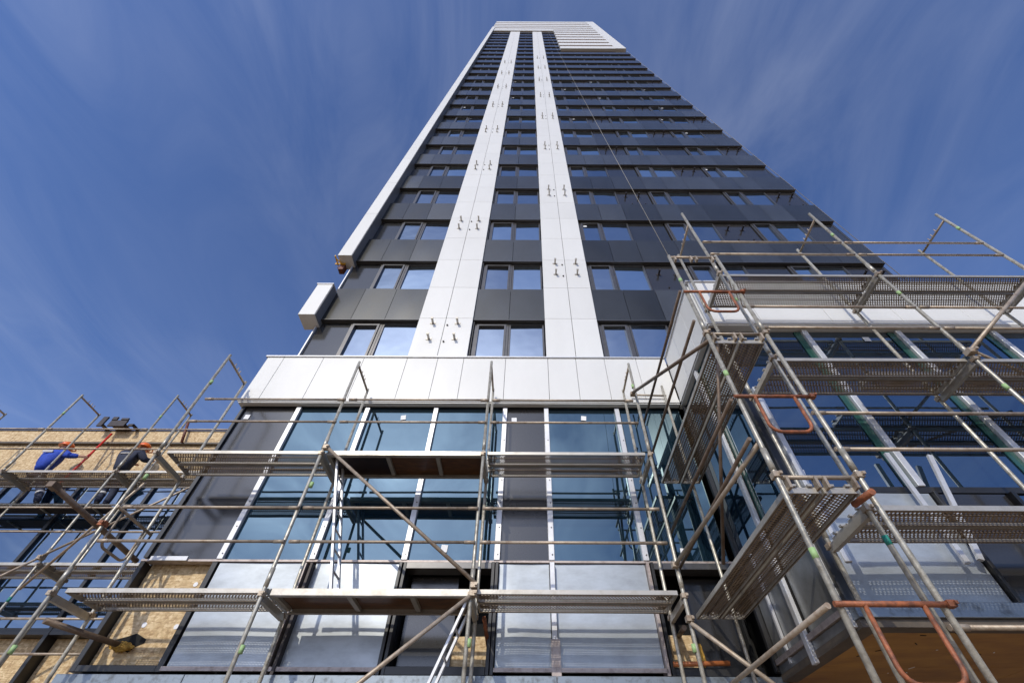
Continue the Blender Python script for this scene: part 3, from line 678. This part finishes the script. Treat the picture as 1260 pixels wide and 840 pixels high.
# ---- side scaffold along the left face of the wing
ss = thing('scaffold', 'narrow side scaffold along the left face of the wing with rusty end guards', 'scaffold', (2.55, 5, -H))
SXA, SXB, SY0, SY1 = 2.20, 2.93, 3.40, 6.48
for x in (SXA, SXB):
    tube('standard', ss, (x, SY0, -H), (x, SY0, 6.12)); box('base_plate', ss, x - .075, x + .075, SY0 - .075, SY0 + .075, -H + .002, -H + .014, 'galvanised_tube')
    for z in (.1, 2.1, 4.1): coupler(ss, (x, SY0, z + .1)); tube('sleeve', ss, (x, SY0, z + .15), (x, SY0, z + .38), 'galvanised_tube', .0285)
tube('standard', ss, (2.75, 6.51, -H), (2.75, 6.51, 6.3)); tube('transom', ss, (2.08, 6.51, 6.05), (2.78, 6.51, 6.03), 'worn_tube', .02)
for z in (.13, 2.13, 4.13, 6.02):
    tube('transom', ss, (SXA, SY0, z + .05), (SXB, SY0, z + .05), 'worn_tube', .02)
    for x in (2.27, 2.52, 2.60, 2.85): MB().box(x - .012, x + .012, SY0 - .03, SY0 + .03, z - .06, z + .05).build('deck_hook', 'worn_tube', ss)
for z in (1.16, 2.6, 3.1, 4.45, 5.13): tube('guard_rail', ss, (2.12, SY0, z), (2.12, SY1 - .05, z + .02), 'brown_tube' if z > 2 else 'worn_tube', .021)
for z in (1.16, 3.12, 5.07):
    u_guard(ss, (SXA, SY0 - .03, z), (SXB, SY0 - .03, z), .46, 'rust_orange', .16)
    coupler(ss, (SXB + .03, SY0 - .03, z), 'rust_orange', .8)
for z in (3.48, 1.52, 5.4): tape(ss, SXA, SY0, z)
tube('stiffener', ss, (2.30, 3.45, 4.05), (2.26, 5.2, 2.2), 'brown_tube', .02)

# ------------------------------------------------------------------ scaffold deck planks, each one a thing
def plank_meshes(ln):
    key = ('plank', round(ln, 3))
    if key not in TUBE:
        w = .305; h = .050; x = ln / 2
        sh = MB(); sh.quad_strip([[(-x, -w / 2 + .012, -.004), (x, -w / 2 + .012, -.004), (x, w / 2 - .012, -.004), (-x, w / 2 - .012, -.004)]], False, False)
        sh.f.append((0, 1, 2, 3)); sh.smooth.append(False)
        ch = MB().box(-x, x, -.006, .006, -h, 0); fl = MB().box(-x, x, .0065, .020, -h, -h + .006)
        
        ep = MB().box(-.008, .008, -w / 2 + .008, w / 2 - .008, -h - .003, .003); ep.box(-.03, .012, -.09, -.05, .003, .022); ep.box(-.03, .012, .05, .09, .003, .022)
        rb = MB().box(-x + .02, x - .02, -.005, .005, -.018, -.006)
        TUBE[key] = (sh.mesh('perforated_steel'), ch.mesh('deck_steel'), fl.mesh('deck_under_shade'), ep.mesh('deck_steel'), rb.mesh('deck_under_shade'), w)
    return TUBE[key]
def plank(label, group, cx, cy, z, ln, along='X', sag=0.0):
    o = thing('deck_plank', label, 'deck plank', (cx, cy, z), group)
    sh, c1, fl, ep, rb, w = plank_meshes(ln)
    for nm, me, loc in (('perforated_sheet', sh, (0, 0, 0)), ('edge_channel', c1, (0, -w / 2 + .006, 0)), ('edge_channel', c1, (0, w / 2 - .006, 0)), ('channel_lip', fl, (0, -w / 2 + .006, 0)), ('channel_lip', fl, (0, w / 2 - .0325, 0)), ('stiffening_rib', rb, (0, 0, 0)),
                        ('end_plate', ep, (-ln / 2 + .008, 0, 0)), ('end_plate', ep, (ln / 2 - .008, 0, 0))):
        q = bpy.data.objects.new(nm, me); C.objects.link(q); q.parent = o; q.location = loc
    o.rotation_euler = (0, R(sag), R(90) if along == 'Y' else 0)
    return o
def deck_pair(a, b_, y0, z, where, grp):
    for y, side_ in ((y0 + .20, 'outer'), (y0 + .525, 'inner')):
        plank('%s perforated steel plank, %s' % (side_, where), grp, (a + b_) / 2, y, z, b_ - a - .05, 'X', random.uniform(-.12, .12))
def ply_deck(a, b_, y0, z, label, mats):
    x0, x1 = a + .03, b_ - .03; ya, yb = y0 + .05, y0 + .68
    o = thing('plywood_deck', label, 'deck', ((a + b_) / 2, y0 + .36, z), 'plywood hatch decks of the centre scaffold')
    for y in (ya, yb): MB().box(x0, x1, y - .012, y + .012, z - .075, z).build('side_rail', 'deck_steel', o); MB().box(x0, x1, min(y, y + (.05 if y == ya else -.05)), max(y, y + (.05 if y == ya else -.05)), z - .081, z - .0755).build('rail_flange', 'deck_steel', o)
    cuts = [x0, x0 + .95 * (x1 - x0) * .36 / 1, x0 + (x1 - x0) * .66, x1]
    cuts = [x0 + .01, x0 + (x1 - x0) * .38, x0 + (x1 - x0) * .70, x1 - .01]
    for i, c in enumerate(cuts): MB().box(c - .03, c + .03, ya + .052, yb - .052, z - .06, z - .018).build('cross_member', 'deck_steel', o)
    for (p, q), m in zip(zip(cuts, cuts[1:]), mats): box('plywood_panel', o, p + .002, q - .002, ya + .013, yb - .013, z - .016, z - .003, m)
    return o
GC, GL, GF, GS = 'steel planks of the centre scaffold', 'steel planks of the left scaffold', 'steel planks of the wing scaffold', 'steel planks of the side scaffold'
deck_pair(-5.62, -3.13, CY0, 2.12, 'lower centre scaffold deck, left bay by the chipboard', GC)
deck_pair(-5.66, -3.16, CY0, 4.12, 'upper centre scaffold deck, left bay by dark glass', GC)
deck_pair(-.65, 1.85, CY0, 2.12, 'lower centre scaffold deck, right bay before silver sheets', GC)
deck_pair(-.65, 1.86, CY0, 4.12, 'upper centre scaffold deck, right bay before the glazing', GC)
ply_deck(-3.13, -.65, CY0, 2.12, 'brown plywood hatch deck on the lower level of the centre scaffold', ('brown_ply', 'brown_ply', 'brown_ply'))
ply_deck(-3.16, -.65, CY0, 4.12, 'plywood hatch deck with one near black panel on the upper centre level', ('black_ply', 'brown_ply', 'brown_ply'))
nm = ('at the far left edge', 'middle bay', 'right bay behind podium corner')
for i, (a, b_) in enumerate(zip(LXS, LXS[1:])):
    deck_pair(a, b_, LY0, 5.52, 'workers deck of left scaffold, ' + nm[i], GL)
    if i: deck_pair(a, b_, LY0, 3.55, 'lower left scaffold deck, ' + nm[i], GL)
nf = ('bay nearest the wing corner', 'bay at the right edge')
for i, (a, b_) in enumerate(zip(FXS, FXS[1:])):
    for z, lv in ((2.1, 'lowest wing scaffold deck'), (4.1, 'middle wing scaffold deck'), (6.1, 'top wing scaffold deck')):
        deck_pair(a, b_, FY0, z, lv + ', ' + nf[i], GF)
for z, lv in ((2.1, 'lower'), (4.1, 'upper')):
    for x, w_ in ((2.39, 'left'), (2.72, 'right')):
        plank('%s perforated plank running back along the wing side, %s level' % (w_, lv), GS, x, (SY0 + SY1) / 2 + .03, z, SY1 - SY0, 'Y')
plank('loose perforated plank lying on the middle wing deck behind the brace', GF, 6.1, 4.30, 4.30, 2.9, 'X')
tp = box('standing_board', None, -12.6, -9.45, 9.18, 9.60, 5.115, 5.15, 'dark_steel', .004); tag(tp, 'narrow dark board behind the left deck that the workers stand on', 'board')

# ------------------------------------------------------------------ ladders
def ladder(label, p, q, y0, y1):
    o = thing('ladder', label, 'ladder', q)
    p, q = Vector(p), Vector(q)
    for y in (y0, y1): MB().bar((p.x, y, p.z), (q.x, y, q.z), .028, .065).build('side_rail', 'aluminium', o)
    n_ = int((p - q).length / .28)
    for i in range(1, n_):
        c = q.lerp(p, i / n_); tube('rung', o, (c.x, y0, c.z), (c.x, y1, c.z), 'aluminium', .014)
ladder('aluminium ladder leaning between the lower and upper plywood decks', (-3.02, 6, 4.10), (-2.44, 6, 2.13), 5.90, 6.22)
ladder('aluminium ladder below the lower plywood deck, rising to its hatch', (-.74, 6, 2.04), (-1.50, 6, .14), 5.90, 6.22)
# plank ends of the deck below, on which the lower ladder stands
ply_deck(-3.13, -.65, CY0, .12, 'plywood hatch deck under the foot of the lower ladder', ('brown_ply', 'brown_ply', 'brown_ply'))

# ------------------------------------------------------------------ loose items
def clump(name, label, cat, c, r, m, n=26, sx=(1, 1, 1), grp=None):
    bm = bmesh.new(); bmesh.ops.create_icosphere(bm, subdivisions=3, radius=r)
    for v in bm.verts:
        k = 1 + .45 * math.sin(9 * v.co.x / r + 3.1 * v.co.z / r) * math.sin(5.3 * v.co.y / r + 1.7) * .6 + random.uniform(-.14, .14)
        v.co = Vector((v.co.x * k * sx[0], v.co.y * k * sx[1], v.co.z * k * sx[2]))
    me = bpy.data.meshes.new(name); bm.to_mesh(me); bm.free(); me.materials.append(M[m])
    o = link(name, me, c, None); return tag(o, label, cat, grp)
hb = MB()
for i in range(9):
    a = i / 9 * 6.28; hb.v.append((-5.30 + .19 * math.cos(a) * (1 + .35 * math.sin(3 * a)), 6.851, 1.85 + .09 * math.sin(a) * (1 + .3 * math.cos(5 * a))))
hb.f.append(tuple(range(9))); hb.smooth.append(False)
k = len(hb.v); hb.v += [(p[0], 6.859, p[2]) for p in hb.v]
for i in range(9): hb.f.append((i, (i + 1) % 9, (i + 1) % 9 + 9, i + 9)); hb.smooth.append(False)
hb.build('torn_hole', 'black_void', pod)
clump('foam_clump', 'yellow insulation foam squeezed from the torn hole in the chipboard', 'foam', (-5.33, 6.80, 1.79), .09, 'foam_yellow', sx=(1.5, .6, .6))
clump('foam_clump', 'yellow foam strip hanging in the dark opening beside the wing', 'foam', (2.29, 6.86, 1.72), .06, 'foam_yellow', sx=(.7, .6, 2.4))
o = tube('orange_pipe', None, (1.84, 6.63, 1.585), (2.55, 6.63, 1.60), 'orange_pipe', .028); tag(o, 'short orange pipe lying on the sill of the opening beside the wing', 'pipe')
# red pole held by the worker, with the dark brackets on the parapet
rp = thing('red_pole', 'bright red pole held upright by the worker in blue against the parapet', 'pole', (-11.26, 9.45, 6.2))
tube('shaft', rp, (-11.24, 9.42, 5.75), (-11.52, 9.80, 7.56), 'red_paint', .028)
tube('collar', rp, (-11.375, 9.603, 6.62), (-11.395, 9.630, 6.75), 'red_paint', .036)
def parapet_bracket(label, x, w, h):
    o = thing('parapet_bracket', label, 'bracket', (x, 9.75, 7.78), 'dark brackets on the chipboard parapet')
    MB().box(x - w / 2, x + w / 2, 9.62, 9.66, 7.70, 7.70 + h).build('plate', 'dark_steel', o); MB().box(x - w / 2 + .02, x + w / 2 - .02, 9.66, 10.1, 7.772, 7.80).build('arm', 'dark_steel', o)
    if w > .2: MB().box(x - w / 2, x - w / 2 + .14, 9.60, 9.64, 7.70 + h, 7.70 + h + .1).build('lug', 'dark_steel', o); MB().box(x + w / 2 - .2, x + w / 2, 9.60, 9.64, 7.70 + h, 7.70 + h + .06).build('lug', 'dark_steel', o)
parapet_bracket('narrow dark bracket on the parapet edge, left of the red pole', -11.88, .14, .32)
parapet_bracket('wide dark notched bracket on the parapet edge at the red pole top', -11.42, .46, .20)
parapet_bracket('low dark bracket on the parapet edge, right of the wide one', -11.02, .13, .07)
pt = tube('brown_post', None, (-9.62, 9.78, 7.95), (-9.42, 9.80, 7.30), 'brown_plate', .035); tag(pt, 'short brown post leaning on the parapet beside the podium corner', 'post')
# hoist rope
rp_a, rp_b = Vector((2.6, 6.55, 79)), Vector((2.22, 3.43, 5.95))
rope = MB().sweep([rp_b.lerp(rp_a, t / 12) + Vector((0, 0, -2.2 * math.sin(math.pi * t / 12))) for t in range(13)], .005, 6).build('hoist_rope', 'rope', None)
tag(rope, 'thin pale rope hanging down the tower front to the right scaffold', 'rope')
cable = MB().sweep([(11.02, 6.85, TOP - .5), (11.03, 6.85, 40), (11.05, 6.85, 9)], .010, 6).build('edge_cable', 'rope', None); tag(cable, 'thin pale cable running down the right edge of the tower', 'cable')

# ------------------------------------------------------------------ workers
def skin_mesh(joints, bones, m, sub=2):
    names = list(joints); idx = {n_: i for i, n_ in enumerate(names)}
    me = bpy.data.meshes.new('body'); me.from_pydata([joints[n_][0] for n_ in names], [(idx[a], idx[b_]) for a, b_ in bones], [])
    o = bpy.data.objects.new('body', me); C.objects.link(o)
    o.modifiers.new('s', 'SKIN'); sm = o.modifiers.new('u', 'SUBSURF'); sm.levels = sub; sm.render_levels = sub
    for i, n_ in enumerate(names):
        r_ = joints[n_][1]; r_ = r_ if isinstance(r_, tuple) else (r_, r_)
        me.skin_vertices[0].data[i].radius = r_
    me.skin_vertices[0].data[0].use_root = True
    dg = bpy.context.evaluated_depsgraph_get(); out = bpy.data.meshes.new_from_object(o.evaluated_get(dg))
    bpy.data.objects.remove(o); out.materials.clear(); out.materials.append(M[m])
    for p in out.polygons: p.use_smooth = True
    return out
def worker(label, at, J, top, helmet_dir, reflect, hood=False, badge=False):
    o = thing('person', label, 'person', at)
    g_ = lambda n_: J[n_]
    body = {'pelvis': (g_('hip'), .10), 'chest': (g_('chest'), .12), 'neck': (g_('neck'), .055), 'head': (g_('head'), (.085, .098)), 'crown': (g_('crown'), .07)}
    bones = [('pelvis', 'chest'), ('chest', 'neck'), ('neck', 'head'), ('head', 'crown')]
    for s in 'lr':
        body.update({'sh' + s: (g_('sh' + s), .06), 'el' + s: (g_('el' + s), .045), 'wr' + s: (g_('wr' + s), .030), 'th' + s: (g_('th' + s), .085), 'kn' + s: (g_('kn' + s), .06), 'an' + s: (g_('an' + s), .042), 'to' + s: (g_('to' + s), .04)})
        bones += [('chest', 'sh' + s), ('sh' + s, 'el' + s), ('el' + s, 'wr' + s), ('pelvis', 'th' + s), ('th' + s, 'kn' + s), ('kn' + s, 'an' + s), ('an' + s, 'to' + s)]
        w_ = Vector(g_('wr' + s)); d = (w_ - Vector(g_('el' + s))).normalized()
        palm = w_ + d * .055; body['pa' + s] = (tuple(palm), (.036, .024)); bones.append(('wr' + s, 'pa' + s))
        sd = d.cross(Vector((0, 1, .2))).normalized(); cv = Vector((0, .55, 0))
        for f in range(4):
            off = sd * (.026 - .0175 * f); ll = (.036, .042, .040, .032)[f]
            k1 = palm + off + d * .03 + cv * .01; k2 = k1 + (d + cv).normalized() * ll; k3 = k2 + (d * .2 + cv).normalized() * ll * .8
            for t, k_ in enumerate((k1, k2, k3)): body['f%d%d%s' % (f, t, s)] = (tuple(k_), (.0095, .009, .008)[t])
            bones += [('pa' + s, 'f%d0%s' % (f, s)), ('f%d0%s' % (f, s), 'f%d1%s' % (f, s)), ('f%d1%s' % (f, s), 'f%d2%s' % (f, s))]
        t1 = w_ + d * .03 + sd * .04 + cv * .03; t2 = t1 + (d + cv).normalized() * .035
        body['t1' + s] = (tuple(t1), .0105); body['t2' + s] = (tuple(t2), .009); bones += [('wr' + s, 't1' + s), ('t1' + s, 't2' + s)]
    link('body', skin_mesh(body, bones, 'skin'), (0, 0, 0), o)
    jk = {'pelvis': (g_('hip'), (.235, .17)), 'waist': (tuple((Vector(g_('hip')) + Vector(g_('chest'))) / 2), (.23, .17)), 'chest': (g_('chest'), (.25, .18)), 'collar': (tuple((Vector(g_('neck')) * .75 + Vector(g_('chest')) * .25)), .085)}
    jb = [('pelvis', 'waist'), ('waist', 'chest'), ('chest', 'collar')]
    for s in 'lr':
        jk.update({'sh' + s: (g_('sh' + s), .112), 'el' + s: (g_('el' + s), .082), 'cu' + s: (tuple(Vector(g_('wr' + s)) * .93 + Vector(g_('el' + s)) * .07), .052)})
        jb += [('chest', 'sh' + s), ('sh' + s, 'el' + s), ('el' + s, 'cu' + s)]
    jacket = link('jacket', skin_mesh(jk, jb, top), (0, 0, 0), o)
    tr = {'pelvis': (tuple(Vector(g_('hip')) + Vector((0, 0, .02))), (.165, .125))}; tb = []
    for s in 'lr':
        tr.update({'th' + s: (g_('th' + s), .112), 'kn' + s: (g_('kn' + s), .082), 'an' + s: (tuple(Vector(g_('an' + s)) + Vector((0, 0, .02))), .07)})
        tb += [('pelvis', 'th' + s), ('th' + s, 'kn' + s), ('kn' + s, 'an' + s)]
    link('trousers', skin_mesh(tr, tb, 'cloth_navy'), (0, 0, 0), o)
    for s in 'lr':
        k_, a_ = Vector(g_('kn' + s)), Vector(g_('an' + s)); d = (a_ - k_).normalized()
        if s in reflect: tube('reflective_band', o, k_ + d * .06, k_ + d * .12, 'cloth_reflect', .084, n=16)
        an, to = Vector(g_('an' + s)), Vector(g_('to' + s)); bt = {'a': (tuple(an + Vector((0, 0, .06))), .06), 'b': (tuple(an), .058), 'c': (tuple((an + to) / 2 + Vector((0, 0, -.01))), (.05, .045)), 'd': (tuple(to), (.046, .038))}
        link('boot', skin_mesh(bt, [('a', 'b'), ('b', 'c'), ('c', 'd')], 'boot'), (0, 0, 0), o)
        mid = (an + to) / 2; MB().box(mid.x - .05, mid.x + .05, min(an.y, to.y) - .06, max(an.y, to.y) + .04, mid.z - .06, mid.z - .035).build('sole', 'sole', o)
    # hard hat: dome with brim and ridge
    hc = Vector(g_('head')) + Vector((0, 0, .035)); rings = []
    for i in range(9):
        t = i / 8 * math.pi / 2 * .98; rings.append([(hc.x + .136 * math.cos(t) * math.cos(a), hc.y + .156 * math.cos(t) * math.sin(a), hc.z + .138 * math.sin(t)) for a in (2 * math.pi * q / 20 for q in range(20))])
    hm = MB(); hm.quad_strip(rings)
    hel = link('hard_hat', hm.mesh('helmet_orange', hc), hc, o)
    br_ = MB(); hd = Vector(helmet_dir)
    ro = []
    for rr_, z in ((.132, .012), (.166, -.004), (.166, -.012), (.132, -.002)):
        ro.append([(hc.x + rr_ * math.cos(a) + hd.x * max(0, math.cos(a) * hd.x + math.sin(a) * hd.y) * (.05 if rr_ > .13 else 0), hc.y + (rr_ + .015) * math.sin(a) + hd.y * max(0, math.cos(a) * hd.x + math.sin(a) * hd.y) * (.05 if rr_ > .13 else 0), hc.z + z) for a in (2 * math.pi * q / 20 for q in range(20))])
    br_.quad_strip(ro, False); b2 = br_.mesh('helmet_orange', hc); link('brim', b2, hc, hel)
    rg = MB(); rg.sweep([(hc.x + .132 * math.cos(t) * hd.x, hc.y + .152 * math.cos(t) * hd.y, hc.z + .140 * math.sin(t)) for t in [R(20 + 14 * q) for q in range(11)]], .012, 6); link('ridge', rg.mesh('helmet_orange', hc), hc, hel)
    # hair at the nape, ears, nose
    hp = Vector(g_('head')); f_ = hd
    sdv = Vector((-f_.y, f_.x, 0))
    link('hair', MB().sweep([hp - f_ * .055 + sdv * .05 + Vector((0, 0, -.02)), hp - f_ * .085 + Vector((0, 0, -.03)), hp - f_ * .055 - sdv * .05 + Vector((0, 0, -.02))], .03, 8).mesh('hair', hp), hp, o)
    for s in (-1, 1): link('ear', MB().sweep([hp + sdv * s * .092 + Vector((0, 0, .02)), hp + sdv * s * .10, hp + sdv * s * .09 + Vector((0, 0, -.03))], [.012, .018, .009], 8).mesh('skin', hp), hp, o)
    link('nose', MB().sweep([hp + f_ * .088 + Vector((0, 0, .02)), hp + f_ * .112 + Vector((0, 0, -.022))], [.010, .017], 8).mesh('skin', hp), hp, o)
    if hood:
        nk = Vector(g_('neck')); link('hood', skin_mesh({'a': (tuple(nk + Vector((-.13, -.08, -.03))), (.05, .06)), 'b': (tuple(nk + Vector((-.02, -.13, -.05))), (.08, .07)), 'c': (tuple(nk + Vector((.10, -.09, -.03))), (.05, .06))}, [('a', 'b'), ('b', 'c')], top), (0, 0, 0), jacket)
    ch = Vector(g_('chest'))
    if badge:
        q = box('back_patch', jacket, ch.x - .16, ch.x + .10, ch.y - .195, ch.y - .175, ch.z + .07, ch.z + .125, 'cloth_reflect'); q.rotation_euler = (R(8), 0, 0)
    else:
        MB().sweep([(ch.x - .17, ch.y - .08, ch.z + .05), (ch.x - .1, ch.y - .165, ch.z + .05), (ch.x + .08, ch.y - .17, ch.z + .05), (ch.x + .18, ch.y - .08, ch.z + .05)], .018, 6).build('reflective_stripe', 'cloth_reflect', jacket)
    return o
J1 = dict(hip=(-11.95, 9.40, 6.05), chest=(-11.98, 9.38, 6.46), neck=(-11.99, 9.40, 6.70), head=(-11.95, 9.44, 6.82), crown=(-11.95, 9.45, 6.88),
          shl=(-12.20, 9.40, 6.62), shr=(-11.76, 9.36, 6.62), ell=(-12.32, 9.50, 6.36), wrl=(-12.22, 9.66, 6.46), elr=(-11.52, 9.30, 6.50), wrr=(-11.30, 9.38, 6.53),
          thl=(-12.02, 9.40, 5.93), thr=(-11.82, 9.40, 5.93), knl=(-11.90, 9.44, 5.58), knr=(-11.55, 9.44, 5.60), anl=(-11.76, 9.36, 5.24), anr=(-11.30, 9.36, 5.24), tol=(-11.76, 9.52, 5.215), tor=(-11.28, 9.52, 5.215))
worker('worker in a bright blue jacket and orange hard hat holding the red pole', (-11.9, 9.4, 5.15), J1, 'cloth_blue', (.8, .6, 0), 'r', False, True)
J2 = dict(hip=(-10.02, 9.40, 6.05), chest=(-10.06, 9.38, 6.47), neck=(-10.02, 9.42, 6.71), head=(-9.96, 9.48, 6.83), crown=(-9.95, 9.49, 6.89),
          shl=(-10.27, 9.40, 6.63), shr=(-9.83, 9.36, 6.64), ell=(-10.32, 9.52, 6.38), wrl=(-10.16, 9.68, 6.50), elr=(-9.66, 9.42, 6.46), wrr=(-9.60, 9.62, 6.56),
          thl=(-10.10, 9.40, 5.93), thr=(-9.92, 9.40, 5.93), knl=(-10.06, 9.44, 5.60), knr=(-9.86, 9.50, 5.60), anl=(-9.92, 9.36, 5.24), anr=(-9.80, 9.46, 5.24), tol=(-9.92, 9.52, 5.215), tor=(-9.76, 9.58, 5.215))
worker('worker in a dark navy jacket with grey stripe and orange hard hat facing the parapet', (-10.0, 9.4, 5.15), J2, 'cloth_navy', (.5, .86, 0), 'l', True, False)
